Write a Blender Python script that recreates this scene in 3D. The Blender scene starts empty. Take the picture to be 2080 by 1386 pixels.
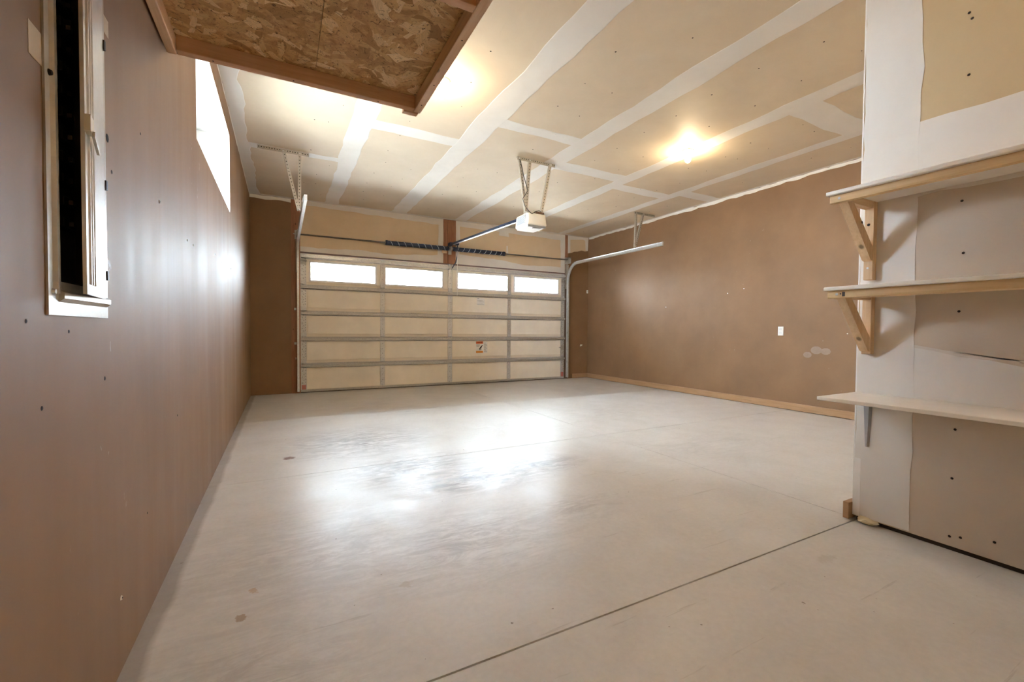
import bpy, bmesh, math, random
from mathutils import Vector, Matrix
random.seed(7)
SC = bpy.context.scene
COL = SC.collection
# ------------------------------------------------------------------ camera, sky, exposure
FPX, YAW, PITCH, ROLL, EYE = 884.0, math.radians(27.82), math.radians(-1.41), math.radians(0.431), 0.99
def camera_axes():
    F = Vector((math.sin(YAW)*math.cos(PITCH), math.cos(YAW)*math.cos(PITCH), math.sin(PITCH)))
    R = Vector((math.cos(YAW), -math.sin(YAW), 0)); U = R.cross(F)
    c, s = math.cos(ROLL), math.sin(ROLL)
    return F, c*R + s*U, -s*R + c*U
_F, _R, _U = camera_axes()
cam_data = bpy.data.cameras.new('camera'); cam = bpy.data.objects.new('camera', cam_data); COL.objects.link(cam)
cam_data.sensor_width = 36.0; cam_data.sensor_fit = 'HORIZONTAL'; cam_data.lens = FPX/2080.0*36.0
cam_data.clip_start = 0.02; cam_data.clip_end = 400
M = Matrix((( _R.x, _U.x, -_F.x, 0), (_R.y, _U.y, -_F.y, 0), (_R.z, _U.z, -_F.z, EYE), (0, 0, 0, 1)))
cam.matrix_world = M
SC.camera = cam
world = bpy.data.worlds.new('overcast_sky'); SC.world = world; world.use_nodes = True
bg = world.node_tree.nodes['Background']; bg.inputs[0].default_value = (0.80, 0.90, 1.0, 1); bg.inputs[1].default_value = 30.0
BULB_STRENGTH = 185.0
sun_data = bpy.data.lights.new('sun', 'SUN'); sun_data.energy = 90.0; sun_data.angle = 0.01; sun_data.color = (1.0, 0.93, 0.82)
sun = bpy.data.objects.new('sun', sun_data); COL.objects.link(sun); 
sun.rotation_euler = Vector((-0.75, 0.45, -0.50)).to_track_quat('-Z', 'Y').to_euler()
SC.view_settings.view_transform = 'Standard'; SC.view_settings.look = 'None'
SC.view_settings.exposure = 1.68; SC.view_settings.gamma = 1.0; SC.view_settings.use_curve_mapping = False
SC.cycles.max_bounces = 14; SC.cycles.diffuse_bounces = 10; SC.cycles.transparent_max_bounces = 16
SC.cycles.use_denoising = True
# ------------------------------------------------------------------ room measures (metres)
XL, YB, XR, H = -0.415, 7.43, 5.731, 2.952
XP, YP, YR = 2.685, 1.180, -1.75            # partition face, partition end, rear wall
# ------------------------------------------------------------------ materials
MATS = {}
def nt(name):
    m = bpy.data.materials.new(name); m.use_nodes = True; MATS[name] = m
    t = m.node_tree; return m, t, t.nodes['Principled BSDF']
def N(t, kind, **kw):
    n = t.nodes.new(kind)
    for k, v in kw.items():
        if k == 'inp':
            for a, b in v.items(): n.inputs[a].default_value = b
        else: setattr(n, k, v)
    return n
def L(t, a, b): t.links.new(a, b)
def ramp(t, stops):
    r = t.nodes.new('ShaderNodeValToRGB'); e = r.color_ramp.elements
    while len(e) < len(stops): e.new(0.5)
    for i, (p, c) in enumerate(stops):
        e[i].position = p; e[i].color = c if len(c) == 4 else (*c, 1)
    return r
def noise(t, scale, detail=4, rough=0.55, sc=(1, 1, 1), dist=0.0, rot=(0, 0, 0)):
    co = N(t, 'ShaderNodeTexCoord'); mp = N(t, 'ShaderNodeMapping'); mp.inputs['Scale'].default_value = sc; mp.inputs['Rotation'].default_value = rot
    L(t, co.outputs['Object'], mp.inputs[0]); n = N(t, 'ShaderNodeTexNoise')
    n.inputs['Scale'].default_value = scale; n.inputs['Detail'].default_value = detail; n.inputs['Roughness'].default_value = rough
    n.inputs['Distortion'].default_value = dist
    L(t, mp.outputs[0], n.inputs['Vector']); return n
def bump(t, b, src, strength, dist=0.002):
    k = N(t, 'ShaderNodeBump'); k.inputs['Strength'].default_value = strength; k.inputs['Distance'].default_value = dist
    L(t, src, k.inputs['Height']); L(t, k.outputs[0], b.inputs['Normal']); return k
def mixc(t, fac, a, b, blend='MIX'):
    m = N(t, 'ShaderNodeMix', data_type='RGBA', blend_type=blend)
    for s, v in ((0, fac), (6, a), (7, b)):
        if hasattr(v, 'is_output'): L(t, v, m.inputs[s])
        else: m.inputs[s].default_value = v if s == 0 else (v if len(v) == 4 else (*v, 1))
    return m.outputs[2]
def plain(name, col, rough=0.5, metal=0.0, var=0.10, scale=9, spec=0.5, bmp=0.0):
    m, t, b = nt(name)
    n = noise(t, scale, 5); r = ramp(t, [(0.3, tuple(c*(1-var) for c in col)), (0.7, tuple(min(1, c*(1+var)) for c in col))])
    L(t, n.outputs[0], r.inputs[0]); L(t, r.outputs[0], b.inputs['Base Color'])
    b.inputs['Roughness'].default_value = rough; b.inputs['Metallic'].default_value = metal; b.inputs['Specular IOR Level'].default_value = spec
    if bmp: bump(t, b, noise(t, scale*30, 2).outputs[0], bmp, 0.001)
    return m
def wall_paint(name, col, rlo, rhi):
    m, t, b = nt(name)
    blot = noise(t, 1.6, 6, 0.6); streak = noise(t, 5.0, 4, 0.6, sc=(1, 1, 0.10)); fine = noise(t, 160, 2)
    r = ramp(t, [(0.30, tuple(c*0.88 for c in col)), (0.72, tuple(c*1.12 for c in col))]); L(t, blot.outputs[0], r.inputs[0])
    # small pale nicks and scuffs
    sc_n = noise(t, 26, 3, 0.7, sc=(1, 1, 0.45)); sr = ramp(t, [(0.69, (0, 0, 0)), (0.71, (1, 1, 1))]); L(t, sc_n.outputs[0], sr.inputs[0])
    gate = noise(t, 1.1, 2); gr = ramp(t, [(0.56, (0, 0, 0)), (0.66, (0.55, 0.55, 0.55))]); L(t, gate.outputs[0], gr.inputs[0])
    mul = N(t, 'ShaderNodeMath', operation='MULTIPLY'); L(t, sr.outputs[0], mul.inputs[0]); L(t, gr.outputs[0], mul.inputs[1])
    L(t, mixc(t, mul.outputs[0], r.outputs[0], (0.45, 0.38, 0.31)), b.inputs['Base Color'])
    rr = N(t, 'ShaderNodeMapRange'); rr.inputs['From Min'].default_value = 0.3; rr.inputs['From Max'].default_value = 0.7
    rr.inputs['To Min'].default_value = rlo; rr.inputs['To Max'].default_value = rhi
    L(t, streak.outputs[0], rr.inputs[0]); L(t, rr.outputs[0], b.inputs['Roughness'])
    add = N(t, 'ShaderNodeMath', operation='ADD'); L(t, streak.outputs[0], add.inputs[0]); L(t, fine.outputs[0], add.inputs[1])
    b.inputs['Specular IOR Level'].default_value = 0.42
    bump(t, b, add.outputs[0], 0.05, 0.001)
    return m
def drywall(name, col, dark, spots=0.35):
    m, t, b = nt(name)
    n = noise(t, 2.2, 6, 0.6, dist=0.4); r = ramp(t, [(0.28, dark), (0.70, col)]); L(t, n.outputs[0], r.inputs[0])
    sm = noise(t, 7, 5, 0.75, sc=(1, 0.5, 1), dist=1.2); sr = ramp(t, [(0.66, (0, 0, 0)), (0.80, (spots, spots, spots))]); L(t, sm.outputs[0], sr.inputs[0])
    L(t, mixc(t, sr.outputs[0], r.outputs[0], tuple(c*0.55 for c in dark)), b.inputs['Base Color'])
    b.inputs['Roughness'].default_value = 0.62
    bump(t, b, noise(t, 60, 3).outputs[0], 0.05, 0.001); return m
def wood(name, light, dark, axis, knots=True, rough=0.6):
    m, t, b = nt(name)
    sc = [14.0, 14.0, 14.0]; sc['xyz'.index(axis)] = 0.9
    g = noise(t, 3.0, 6, 0.65, sc=tuple(sc), dist=0.6); r = ramp(t, [(0.25, dark), (0.5, tuple((a*0.6+c*0.4) for a, c in zip(light, dark))), (0.72, light)])
    L(t, g.outputs[0], r.inputs[0]); out = r.outputs[0]
    if knots:
        co = N(t, 'ShaderNodeTexCoord'); mp = N(t, 'ShaderNodeMapping'); s2 = [9.0]*3; s2['xyz'.index(axis)] = 5.0; mp.inputs['Scale'].default_value = s2
        L(t, co.outputs['Object'], mp.inputs[0]); v = N(t, 'ShaderNodeTexVoronoi'); v.inputs['Scale'].default_value = 1.0; L(t, mp.outputs[0], v.inputs['Vector'])
        kr = ramp(t, [(0.07, (1, 1, 1)), (0.13, (0, 0, 0))]); L(t, v.outputs['Distance'], kr.inputs[0])
        out = mixc(t, kr.outputs[0], out, tuple(c*0.35 for c in dark))
    L(t, out, b.inputs['Base Color']); b.inputs['Roughness'].default_value = rough
    bump(t, b, g.outputs[0], 0.12, 0.001); return m
def steel(name, col, rough=0.38, metal=0.85, spangle=0.12):
    m, t, b = nt(name)
    co = N(t, 'ShaderNodeTexCoord'); v = N(t, 'ShaderNodeTexVoronoi'); v.inputs['Scale'].default_value = 70; L(t, co.outputs['Object'], v.inputs['Vector'])
    bw = N(t, 'ShaderNodeRGBToBW'); L(t, v.outputs['Color'], bw.inputs[0])
    r = ramp(t, [(0.0, tuple(c*(1-spangle) for c in col)), (1.0, tuple(min(1, c*(1+spangle)) for c in col))]); L(t, bw.outputs[0], r.inputs[0])
    L(t, r.outputs[0], b.inputs['Base Color']); b.inputs['Metallic'].default_value = metal; b.inputs['Roughness'].default_value = rough; return m
def concrete():
    m, t, b = nt('sealed_concrete')
    big = noise(t, 0.55, 6, 0.6, dist=0.5); mid = noise(t, 2.3, 7, 0.66, dist=0.7); fine = noise(t, 42, 4, 0.6)
    r = ramp(t, [(0.25, (0.57, 0.55, 0.52)), (0.78, (0.675, 0.66, 0.635))]); L(t, big.outputs[0], r.inputs[0])
    r2 = ramp(t, [(0.34, (0.93, 0.925, 0.915)), (0.62, (1, 1, 1))]); L(t, mid.outputs[0], r2.inputs[0])
    c = mixc(t, 1.0, r.outputs[0], r2.outputs[0], 'MULTIPLY')
    r3 = ramp(t, [(0.3, (0.93, 0.93, 0.93)), (0.7, (1.0, 1.0, 1.0))]); L(t, fine.outputs[0], r3.inputs[0])
    c = mixc(t, 1.0, c, r3.outputs[0], 'MULTIPLY')
    # streaky scuffs left by tyres, broken up by noise, in patches where the cars stood
    sc_a = noise(t, 6.0, 6, 0.72, sc=(0.55, 1.7, 1), dist=1.6, rot=(0, 0, 0.5)); sc_b = noise(t, 15.0, 5, 0.7, sc=(0.35, 1.6, 1), dist=1.0, rot=(0, 0, 0.25))
    co = N(t, 'ShaderNodeTexCoord')
    total = None
    for (x, y, rx, ry, k) in ((1.15, 2.66, 0.70, 0.34, 1.0), (0.85, 3.05, 0.6, 0.5, 0.85), (0.62, 4.0, 0.75, 0.75, 0.8), (1.62, 2.74, 0.5, 0.26, 0.9), (0.2, 2.1, 0.9, 0.7, 0.28), (1.45, 1.97, 0.4, 0.25, 0.35), (3.4, 4.2, 1.3, 0.9, 0.16), (-0.1, 1.3, 0.5, 0.6, 0.3), (0.75, 1.9, 0.8, 0.5, 0.4), (3.2, 2.6, 1.2, 0.6, 0.15), (1.2, 5.3, 1.0, 0.5, 0.25)):
        mp = N(t, 'ShaderNodeMapping'); mp.inputs['Location'].default_value = (-x/rx, -y/ry, 0); mp.inputs['Scale'].default_value = (1/rx, 1/ry, 0)
        L(t, co.outputs['Object'], mp.inputs[0]); ln = N(t, 'ShaderNodeVectorMath', operation='LENGTH'); L(t, mp.outputs[0], ln.inputs[0])
        mr = N(t, 'ShaderNodeMapRange'); mr.inputs['From Min'].default_value = 1.0; mr.inputs['From Max'].default_value = 0.1; mr.inputs['To Max'].default_value = k; L(t, ln.outputs['Value'], mr.inputs[0])
        if total is None: total = mr.outputs[0]
        else:
            mx = N(t, 'ShaderNodeMath', operation='MAXIMUM'); L(t, total, mx.inputs[0]); L(t, mr.outputs[0], mx.inputs[1]); total = mx.outputs[0]
    sra = ramp(t, [(0.42, (0, 0, 0)), (0.60, (1, 1, 1))]); L(t, sc_a.outputs[0], sra.inputs[0]); srb = ramp(t, [(0.45, (0, 0, 0)), (0.62, (0.9, 0.9, 0.9))]); L(t, sc_b.outputs[0], srb.inputs[0])
    mx = N(t, 'ShaderNodeMath', operation='MAXIMUM'); L(t, sra.outputs[0], mx.inputs[0]); L(t, srb.outputs[0], mx.inputs[1])
    st = N(t, 'ShaderNodeMath', operation='MULTIPLY'); L(t, mx.outputs[0], st.inputs[0]); L(t, total, st.inputs[1]); st.use_clamp = True
    c = mixc(t, st.outputs[0], c, (0.13, 0.105, 0.09))
    # grime line where a sill plate once sat along the left wall
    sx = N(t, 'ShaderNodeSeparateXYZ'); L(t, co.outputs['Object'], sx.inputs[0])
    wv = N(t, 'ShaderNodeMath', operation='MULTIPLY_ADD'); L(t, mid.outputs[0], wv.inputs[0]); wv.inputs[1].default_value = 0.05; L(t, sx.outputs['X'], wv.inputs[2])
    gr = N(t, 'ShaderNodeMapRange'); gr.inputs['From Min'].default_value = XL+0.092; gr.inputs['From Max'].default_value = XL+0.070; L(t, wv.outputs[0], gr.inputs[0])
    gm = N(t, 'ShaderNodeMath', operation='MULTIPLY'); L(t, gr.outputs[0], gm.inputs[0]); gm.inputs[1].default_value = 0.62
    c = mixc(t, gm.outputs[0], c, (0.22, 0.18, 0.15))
    # dark specks
    sp = noise(t, 30, 2, 0.5); spr = ramp(t, [(0.755, (0, 0, 0)), (0.775, (0.7, 0.7, 0.7))]); L(t, sp.outputs[0], spr.inputs[0])
    c = mixc(t, spr.outputs[0], c, (0.16, 0.12, 0.09))
    for (x, y, rx, ry, k, cc_) in ((0.043, 3.712, 0.050, 0.045, 0.9, (0.16, 0.07, 0.045)), (-0.13, 1.72, 0.022, 0.020, 0.7, (0.30, 0.20, 0.11)), (-0.10, 1.88, 0.018, 0.018, 0.6, (0.45, 0.28, 0.13)), (0.42, 1.66, 0.030, 0.026, 0.4, (0.38, 0.30, 0.20)), (2.1, 1.02, 0.07, 0.03, 0.22, (0.30, 0.24, 0.19))):
        mp = N(t, 'ShaderNodeMapping'); mp.inputs['Location'].default_value = (-x/rx, -y/ry, 0); mp.inputs['Scale'].default_value = (1/rx, 1/ry, 0)
        dsp = N(t, 'ShaderNodeVectorMath', operation='MULTIPLY_ADD'); L(t, fine.outputs['Color'], dsp.inputs[0]); dsp.inputs[1].default_value = (0.07, 0.07, 0); L(t, co.outputs['Object'], dsp.inputs[2])
        L(t, dsp.outputs[0], mp.inputs[0]); mp.inputs['Location'].default_value = (-(x+0.035)/rx, -(y+0.035)/ry, 0); ln = N(t, 'ShaderNodeVectorMath', operation='LENGTH'); L(t, mp.outputs[0], ln.inputs[0])
        mr = N(t, 'ShaderNodeMapRange'); mr.inputs['From Min'].default_value = 1.0; mr.inputs['From Max'].default_value = 0.6; mr.inputs['To Max'].default_value = k; L(t, ln.outputs['Value'], mr.inputs[0])
        c = mixc(t, mr.outputs[0], c, cc_)
    # faint long scratches
    scn = noise(t, 3.0, 5, 0.6, sc=(0.5, 9, 1), dist=0.3, rot=(0, 0, -0.35)); scr = ramp(t, [(0.655, (0, 0, 0)), (0.70, (0.30, 0.30, 0.30)), (0.72, (0, 0, 0))]); L(t, scn.outputs[0], scr.inputs[0])
    c = mixc(t, scr.outputs[0], c, (0.22, 0.18, 0.15))
    L(t, c, b.inputs['Base Color'])
    rn = noise(t, 3.2, 7, 0.7, dist=0.8); rr = N(t, 'ShaderNodeMapRange'); rr.inputs['From Min'].default_value = 0.32; rr.inputs['From Max'].default_value = 0.68
    rr.inputs['To Min'].default_value = 0.285; rr.inputs['To Max'].default_value = 0.43; L(t, rn.outputs[0], rr.inputs[0]); L(t, rr.outputs[0], b.inputs['Roughness'])
    sl = noise(t, 4.5, 6, 0.7, dist=0.6); sm = N(t, 'ShaderNodeMapRange'); sm.inputs['From Min'].default_value = 0.35; sm.inputs['From Max'].default_value = 0.65; sm.inputs['To Min'].default_value = 0.10; sm.inputs['To Max'].default_value = 0.27
    L(t, sl.outputs[0], sm.inputs[0]); L(t, sm.outputs[0], b.inputs['Specular IOR Level'])
    bump(t, b, noise(t, 24, 4, 0.6).outputs[0], 0.06, 0.0015)
    return m
def osb():
    m, t, b = nt('oriented_strand_board')
    out = None; hgt = None
    co = N(t, 'ShaderNodeTexCoord')
    base = noise(t, 40, 4); br = ramp(t, [(0.3, (0.38, 0.20, 0.08)), (0.7, (0.66, 0.41, 0.19))]); L(t, base.outputs[0], br.inputs[0]); out = br.outputs[0]
    for i, (rot, s, th) in enumerate(((0.25, (9, 27, 1), 0.34), (1.35, (11, 36, 1), 0.36), (2.2, (7.5, 23, 1), 0.32), (0.8, (6.5, 19, 1), 0.28), (2.75, (10, 31, 1), 0.32))):
        dn = N(t, 'ShaderNodeTexNoise'); dn.inputs['Scale'].default_value = 5.0; dn.inputs['Detail'].default_value = 2; L(t, co.outputs['Object'], dn.inputs['Vector'])
        ad = N(t, 'ShaderNodeVectorMath', operation='MULTIPLY_ADD'); L(t, dn.outputs['Color'], ad.inputs[0]); ad.inputs[1].default_value = (0.16, 0.16, 0); L(t, co.outputs['Object'], ad.inputs[2])
        mp = N(t, 'ShaderNodeMapping'); mp.inputs['Rotation'].default_value = (0, 0, rot); mp.inputs['Location'].default_value = (i*3.1, i*1.7, 0)
        L(t, ad.outputs[0], mp.inputs[0]); mp2 = N(t, 'ShaderNodeMapping'); mp2.inputs['Scale'].default_value = s; L(t, mp.outputs[0], mp2.inputs[0])
        v = N(t, 'ShaderNodeTexVoronoi'); v.inputs['Scale'].default_value = 1.0; v.distance = 'CHEBYCHEV'; L(t, mp2.outputs[0], v.inputs['Vector'])
        sep = N(t, 'ShaderNodeSeparateColor'); L(t, v.outputs['Color'], sep.inputs[0])
        cr = ramp(t, [(0.0, (0.40, 0.22, 0.085)), (0.45, (0.68, 0.43, 0.20)), (0.8, (0.76, 0.52, 0.26)), (1.0, (0.90, 0.70, 0.43))]); L(t, sep.outputs[0], cr.inputs[0])
        sel = N(t, 'ShaderNodeMath', operation='LESS_THAN'); L(t, sep.outputs[1], sel.inputs[0]); sel.inputs[1].default_value = th
        shp = N(t, 'ShaderNodeMath', operation='LESS_THAN'); L(t, v.outputs['Distance'], shp.inputs[0]); shp.inputs[1].default_value = 0.46
        mk = N(t, 'ShaderNodeMath', operation='MULTIPLY'); L(t, sel.outputs[0], mk.inputs[0]); L(t, shp.outputs[0], mk.inputs[1])
        gn = N(t, 'ShaderNodeTexNoise'); gn.inputs['Scale'].default_value = 2.0; gn.inputs['Detail'].default_value = 4; mp3 = N(t, 'ShaderNodeMapping'); mp3.inputs['Scale'].default_value = (1, 9, 1)
        L(t, mp2.outputs[0], mp3.inputs[0]); L(t, mp3.outputs[0], gn.inputs['Vector'])
        gr = ramp(t, [(0.3, (0.72, 0.70, 0.68)), (0.65, (1, 1, 1))]); L(t, gn.outputs[0], gr.inputs[0])
        cc = mixc(t, 1.0, cr.outputs[0], gr.outputs[0], 'MULTIPLY')
        out = mixc(t, mk.outputs[0], out, cc)
        if hgt is None: hgt = mk.outputs[0]
        else:
            a2 = N(t, 'ShaderNodeMath', operation='MULTIPLY_ADD'); L(t, hgt, a2.inputs[0]); a2.inputs[1].default_value = 0.6; L(t, mk.outputs[0], a2.inputs[2]); hgt = a2.outputs[0]
    # dark fibre cracks
    ck = noise(t, 34, 6, 0.75, dist=2.0); ckr = ramp(t, [(0.36, (1, 1, 1)), (0.44, (0, 0, 0))]); L(t, ck.outputs[0], ckr.inputs[0])
    out = mixc(t, ckr.outputs[0], out, (0.10, 0.045, 0.016))
    L(t, out, b.inputs['Base Color']); b.inputs['Roughness'].default_value = 0.65
    bump(t, b, hgt, 0.5, 0.0015); return m
def glass():
    m = bpy.data.materials.new('window_glass'); m.use_nodes = True; t = m.node_tree; t.nodes.clear(); MATS['glass'] = m
    o = N(t, 'ShaderNodeOutputMaterial'); mx = N(t, 'ShaderNodeMixShader'); tr = N(t, 'ShaderNodeBsdfTransparent'); gl = N(t, 'ShaderNodeBsdfGlossy'); gl.inputs['Roughness'].default_value = 0.02
    tr.inputs[0].default_value = (0.95, 0.97, 0.98, 1); fr = N(t, 'ShaderNodeFresnel'); fr.inputs[0].default_value = 1.45
    L(t, fr.outputs[0], mx.inputs[0]); L(t, tr.outputs[0], mx.inputs[1]); L(t, gl.outputs[0], mx.inputs[2]); L(t, mx.outputs[0], o.inputs[0]); return m
def glow(name, col, strength):
    m, t, b = nt(name)
    n = noise(t, 3, 2); r = ramp(t, [(0.0, col), (1.0, col)]); L(t, n.outputs[0], r.inputs[0]); L(t, r.outputs[0], b.inputs['Emission Color'])
    b.inputs['Base Color'].default_value = (0.9, 0.9, 0.88, 1); b.inputs['Emission Strength'].default_value = strength; return m

BROWN = wall_paint('brown_satin_paint', (0.232, 0.130, 0.062), 0.52, 0.64)
BARE = drywall('bare_drywall_paper', (0.68, 0.57, 0.425), (0.615, 0.505, 0.365), 0.14)
BAREW = drywall('bare_wall_paper', (0.68, 0.53, 0.35), (0.60, 0.455, 0.285), 0.15)
BOARDW = drywall('bulb_lit_tan_wallboard', (0.62, 0.49, 0.30), (0.56, 0.43, 0.25), 0.06); BOARDG = drywall('daylit_grey_wallboard', (0.62, 0.53, 0.43), (0.57, 0.48, 0.38), 0.08)  # same wallboard twice: warm bulb light and cool daylight put into the colours
MUD = drywall('joint_compound', (0.80, 0.775, 0.735), (0.73, 0.70, 0.655), 0.10)
MUD2 = drywall('thin_joint_compound', (0.72, 0.68, 0.625), (0.66, 0.61, 0.55), 0.10)
CONC = concrete(); OSB = osb(); GLASS = glass()
JOINT = plain('joint_filler', (0.045, 0.035, 0.028), 0.9)
REDX = wood('red_fir_z', (0.37, 0.165, 0.085), (0.20, 0.078, 0.036), 'z')
PINEX = wood('pine_x', (0.76, 0.55, 0.33), (0.58, 0.37, 0.18), 'x'); PINEY = wood('pine_y', (0.80, 0.59, 0.33), (0.62, 0.41, 0.19), 'y'); PINEZ = wood('pine_z', (0.76, 0.55, 0.34), (0.58, 0.37, 0.19), 'z')
FIRX = wood('fir_x', (0.70, 0.43, 0.26), (0.52, 0.28, 0.15), 'x'); FIRY = wood('fir_y', (0.74, 0.50, 0.31), (0.56, 0.34, 0.19), 'y')
BASEB = wood('baseboard_wood', (0.44, 0.27, 0.14), (0.32, 0.18, 0.085), 'y', False, 0.45)
GALV = steel('galvanized_steel', (0.62, 0.62, 0.61), 0.42, 0.75); GALVD = steel('dull_galvanized_steel', (0.50, 0.48, 0.45), 0.5, 0.6)
TRACK = steel('track_steel', (0.74, 0.76, 0.78), 0.30, 0.85); ANGLE = steel('angle_steel', (0.47, 0.43, 0.36), 0.5, 0.5)
DARKST = steel('oiled_dark_steel', (0.035, 0.050, 0.095), 0.42, 0.35); RODST = steel('shaft_steel', (0.30, 0.28, 0.26), 0.35, 0.85)
CREAM = plain('cream_door_backer', (0.86, 0.805, 0.69), 0.55, 0, 0.05, 3); CREAMR = plain('cream_door_rail', (0.74, 0.67, 0.55), 0.45, 0, 0.05, 3)
VINYL = plain('white_vinyl', (0.80, 0.80, 0.78), 0.4, 0, 0.03); RUBBER = plain('black_rubber', (0.03, 0.026, 0.022), 0.7)
WHITE = plain('white_melamine', (0.90, 0.89, 0.87), 0.35, 0, 0.03); PLATE = plain('white_plastic', (0.82, 0.81, 0.78), 0.35, 0, 0.02)
HOUSING = plain('ivory_plastic', (0.76, 0.72, 0.63), 0.45, 0, 0.04); VENT = plain('grey_vent_plastic', (0.25, 0.26, 0.27), 0.5); LENS = plain('frosted_lens', (0.90, 0.92, 0.94), 0.22, 0, 0.02)
BLACK = plain('black_plastic', (0.012, 0.011, 0.011), 0.45); DARKG = plain('dark_steel_box', (0.03, 0.027, 0.026), 0.5)
PANEL = steel('grey_panel_enamel', (0.56, 0.53, 0.49), 0.34, 0.55, 0.05); PDOOR = steel('pale_panel_enamel', (0.72, 0.72, 0.72), 0.30, 0.6, 0.04)
STRIPE = plain('pale_blue_stripe', (0.50, 0.56, 0.66), 0.6); RED = plain('orange_red_print', (0.70, 0.15, 0.03), 0.5); ORANGE = plain('orange_print', (0.78, 0.30, 0.05), 0.5)
PAPER = plain('white_label', (0.78, 0.77, 0.74), 0.5); GREYP = plain('grey_label_print', (0.45, 0.44, 0.40), 0.5); INK = plain('black_ink', (0.03, 0.02, 0.02), 0.6)
BRASS = plain('porcelain', (0.82, 0.79, 0.72), 0.3); BULB = glow('warm_bulb', (1.0, 0.76, 0.47), BULB_STRENGTH)
CORD = plain('black_cord', (0.02, 0.016, 0.014), 0.5); ROPE = plain('white_rope', (0.85, 0.84, 0.80), 0.7); FOAM = plain('yellow_foam', (0.72, 0.64, 0.46), 0.8, bmp=0.4)
LEAF = plain('leaf_green', (0.10, 0.16, 0.06), 0.6, 0, 0.3); BARK = plain('bark', (0.14, 0.10, 0.07), 0.8); GROUND = plain('driveway_gravel', (0.36, 0.35, 0.33), 0.9, 0, 0.2, 2)
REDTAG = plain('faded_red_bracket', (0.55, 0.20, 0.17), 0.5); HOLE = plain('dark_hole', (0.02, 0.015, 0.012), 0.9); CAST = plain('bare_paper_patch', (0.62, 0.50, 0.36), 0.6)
# ------------------------------------------------------------------ mesh helpers
def bm_new(): return bmesh.new()
def box(bm, x0, x1, y0, y1, z0, z1, bev=0.0):
    r = bmesh.ops.create_cube(bm, size=1.0)
    for v in r['verts']:
        v.co = Vector(((x0+x1)/2 + v.co.x*(x1-x0), (y0+y1)/2 + v.co.y*(y1-y0), (z0+z1)/2 + v.co.z*(z1-z0)))
    if bev:
        es = list({e for v in r['verts'] for e in v.link_edges})
        bmesh.ops.bevel(bm, geom=es, offset=bev, segments=2, affect='EDGES', profile=0.5)
    return r['verts']
def tube(bm, pts, rad, seg=8, cap=True):
    pts = [Vector(p) for p in pts]; rings = []
    rads = rad if isinstance(rad, (list, tuple)) else [rad]*len(pts)
    up = Vector((0, 0, 1)); prev = None
    for i, p in enumerate(pts):
        d = (pts[min(i+1, len(pts)-1)] - pts[max(i-1, 0)]).normalized()
        a = prev - d*prev.dot(d) if prev is not None else (up.cross(d) if abs(d.z) < 0.95 else Vector((1, 0, 0)).cross(d))
        a.normalize(); prev = a; b = d.cross(a)
        rings.append([bm.verts.new(p + rads[i]*(math.cos(2*math.pi*k/seg)*a + math.sin(2*math.pi*k/seg)*b)) for k in range(seg)])
    for r0, r1 in zip(rings, rings[1:]):
        for k in range(seg): bm.faces.new((r0[k], r0[(k+1) % seg], r1[(k+1) % seg], r1[k]))
    if cap:
        bm.faces.new(rings[0][::-1]); bm.faces.new(rings[-1])
def bar(bm, p, q, w, t, side):
    """flat bar from p to q; w is its width along `side`, t its thickness"""
    p, q = Vector(p), Vector(q); d = (q-p).normalized(); s = Vector(side); s = (s - d*s.dot(d)).normalized(); n = d.cross(s)
    vs = [bm.verts.new(c + s*a*w/2 + n*b*t/2) for c in (p, q) for a, b in ((-1, -1), (1, -1), (1, 1), (-1, 1))]
    for f in ((0, 1, 2, 3), (7, 6, 5, 4), (0, 4, 5, 1), (1, 5, 6, 2), (2, 6, 7, 3), (3, 7, 4, 0)): bm.faces.new([vs[i] for i in f])
def prism(bm, poly, axis, a, b):
    """extrude a 2-D outline along an axis from a to b; outline axes are the other two in xyz order"""
    def P(u, v, w):
        return {'x': (w, u, v), 'y': (u, w, v), 'z': (u, v, w)}[axis]
    A = [bm.verts.new(P(u, v, a)) for u, v in poly]; B = [bm.verts.new(P(u, v, b)) for u, v in poly]; n = len(poly)
    bm.faces.new(A); bm.faces.new(B[::-1])
    for i in range(n): bm.faces.new((A[i], B[i], B[(i+1) % n], A[(i+1) % n]))
def lathe(bm, prof, c, seg=20):
    rings = []
    for r, z in prof:
        rings.append([bm.verts.new((c[0] + r*math.cos(2*math.pi*k/seg), c[1] + r*math.sin(2*math.pi*k/seg), c[2] + z)) for k in range(seg)])
    for r0, r1 in zip(rings, rings[1:]):
        for k in range(seg): bm.faces.new((r0[k], r0[(k+1) % seg], r1[(k+1) % seg], r1[k]))
    bm.faces.new(rings[0][::-1]); bm.faces.new(rings[-1])
def dot(bm, c, n, r, h=0.002, seg=8):
    n = Vector(n).normalized(); a = n.orthogonal().normalized(); b = n.cross(a); c = Vector(c)
    bot = [bm.verts.new(c + r*(math.cos(2*math.pi*k/seg)*a + math.sin(2*math.pi*k/seg)*b)) for k in range(seg)]
    top = [bm.verts.new(c + n*h + 0.7*r*(math.cos(2*math.pi*k/seg)*a + math.sin(2*math.pi*k/seg)*b)) for k in range(seg)]
    for k in range(seg): bm.faces.new((bot[k], bot[(k+1) % seg], top[(k+1) % seg], top[k]))
    bm.faces.new(top)
BASE = {}
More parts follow.
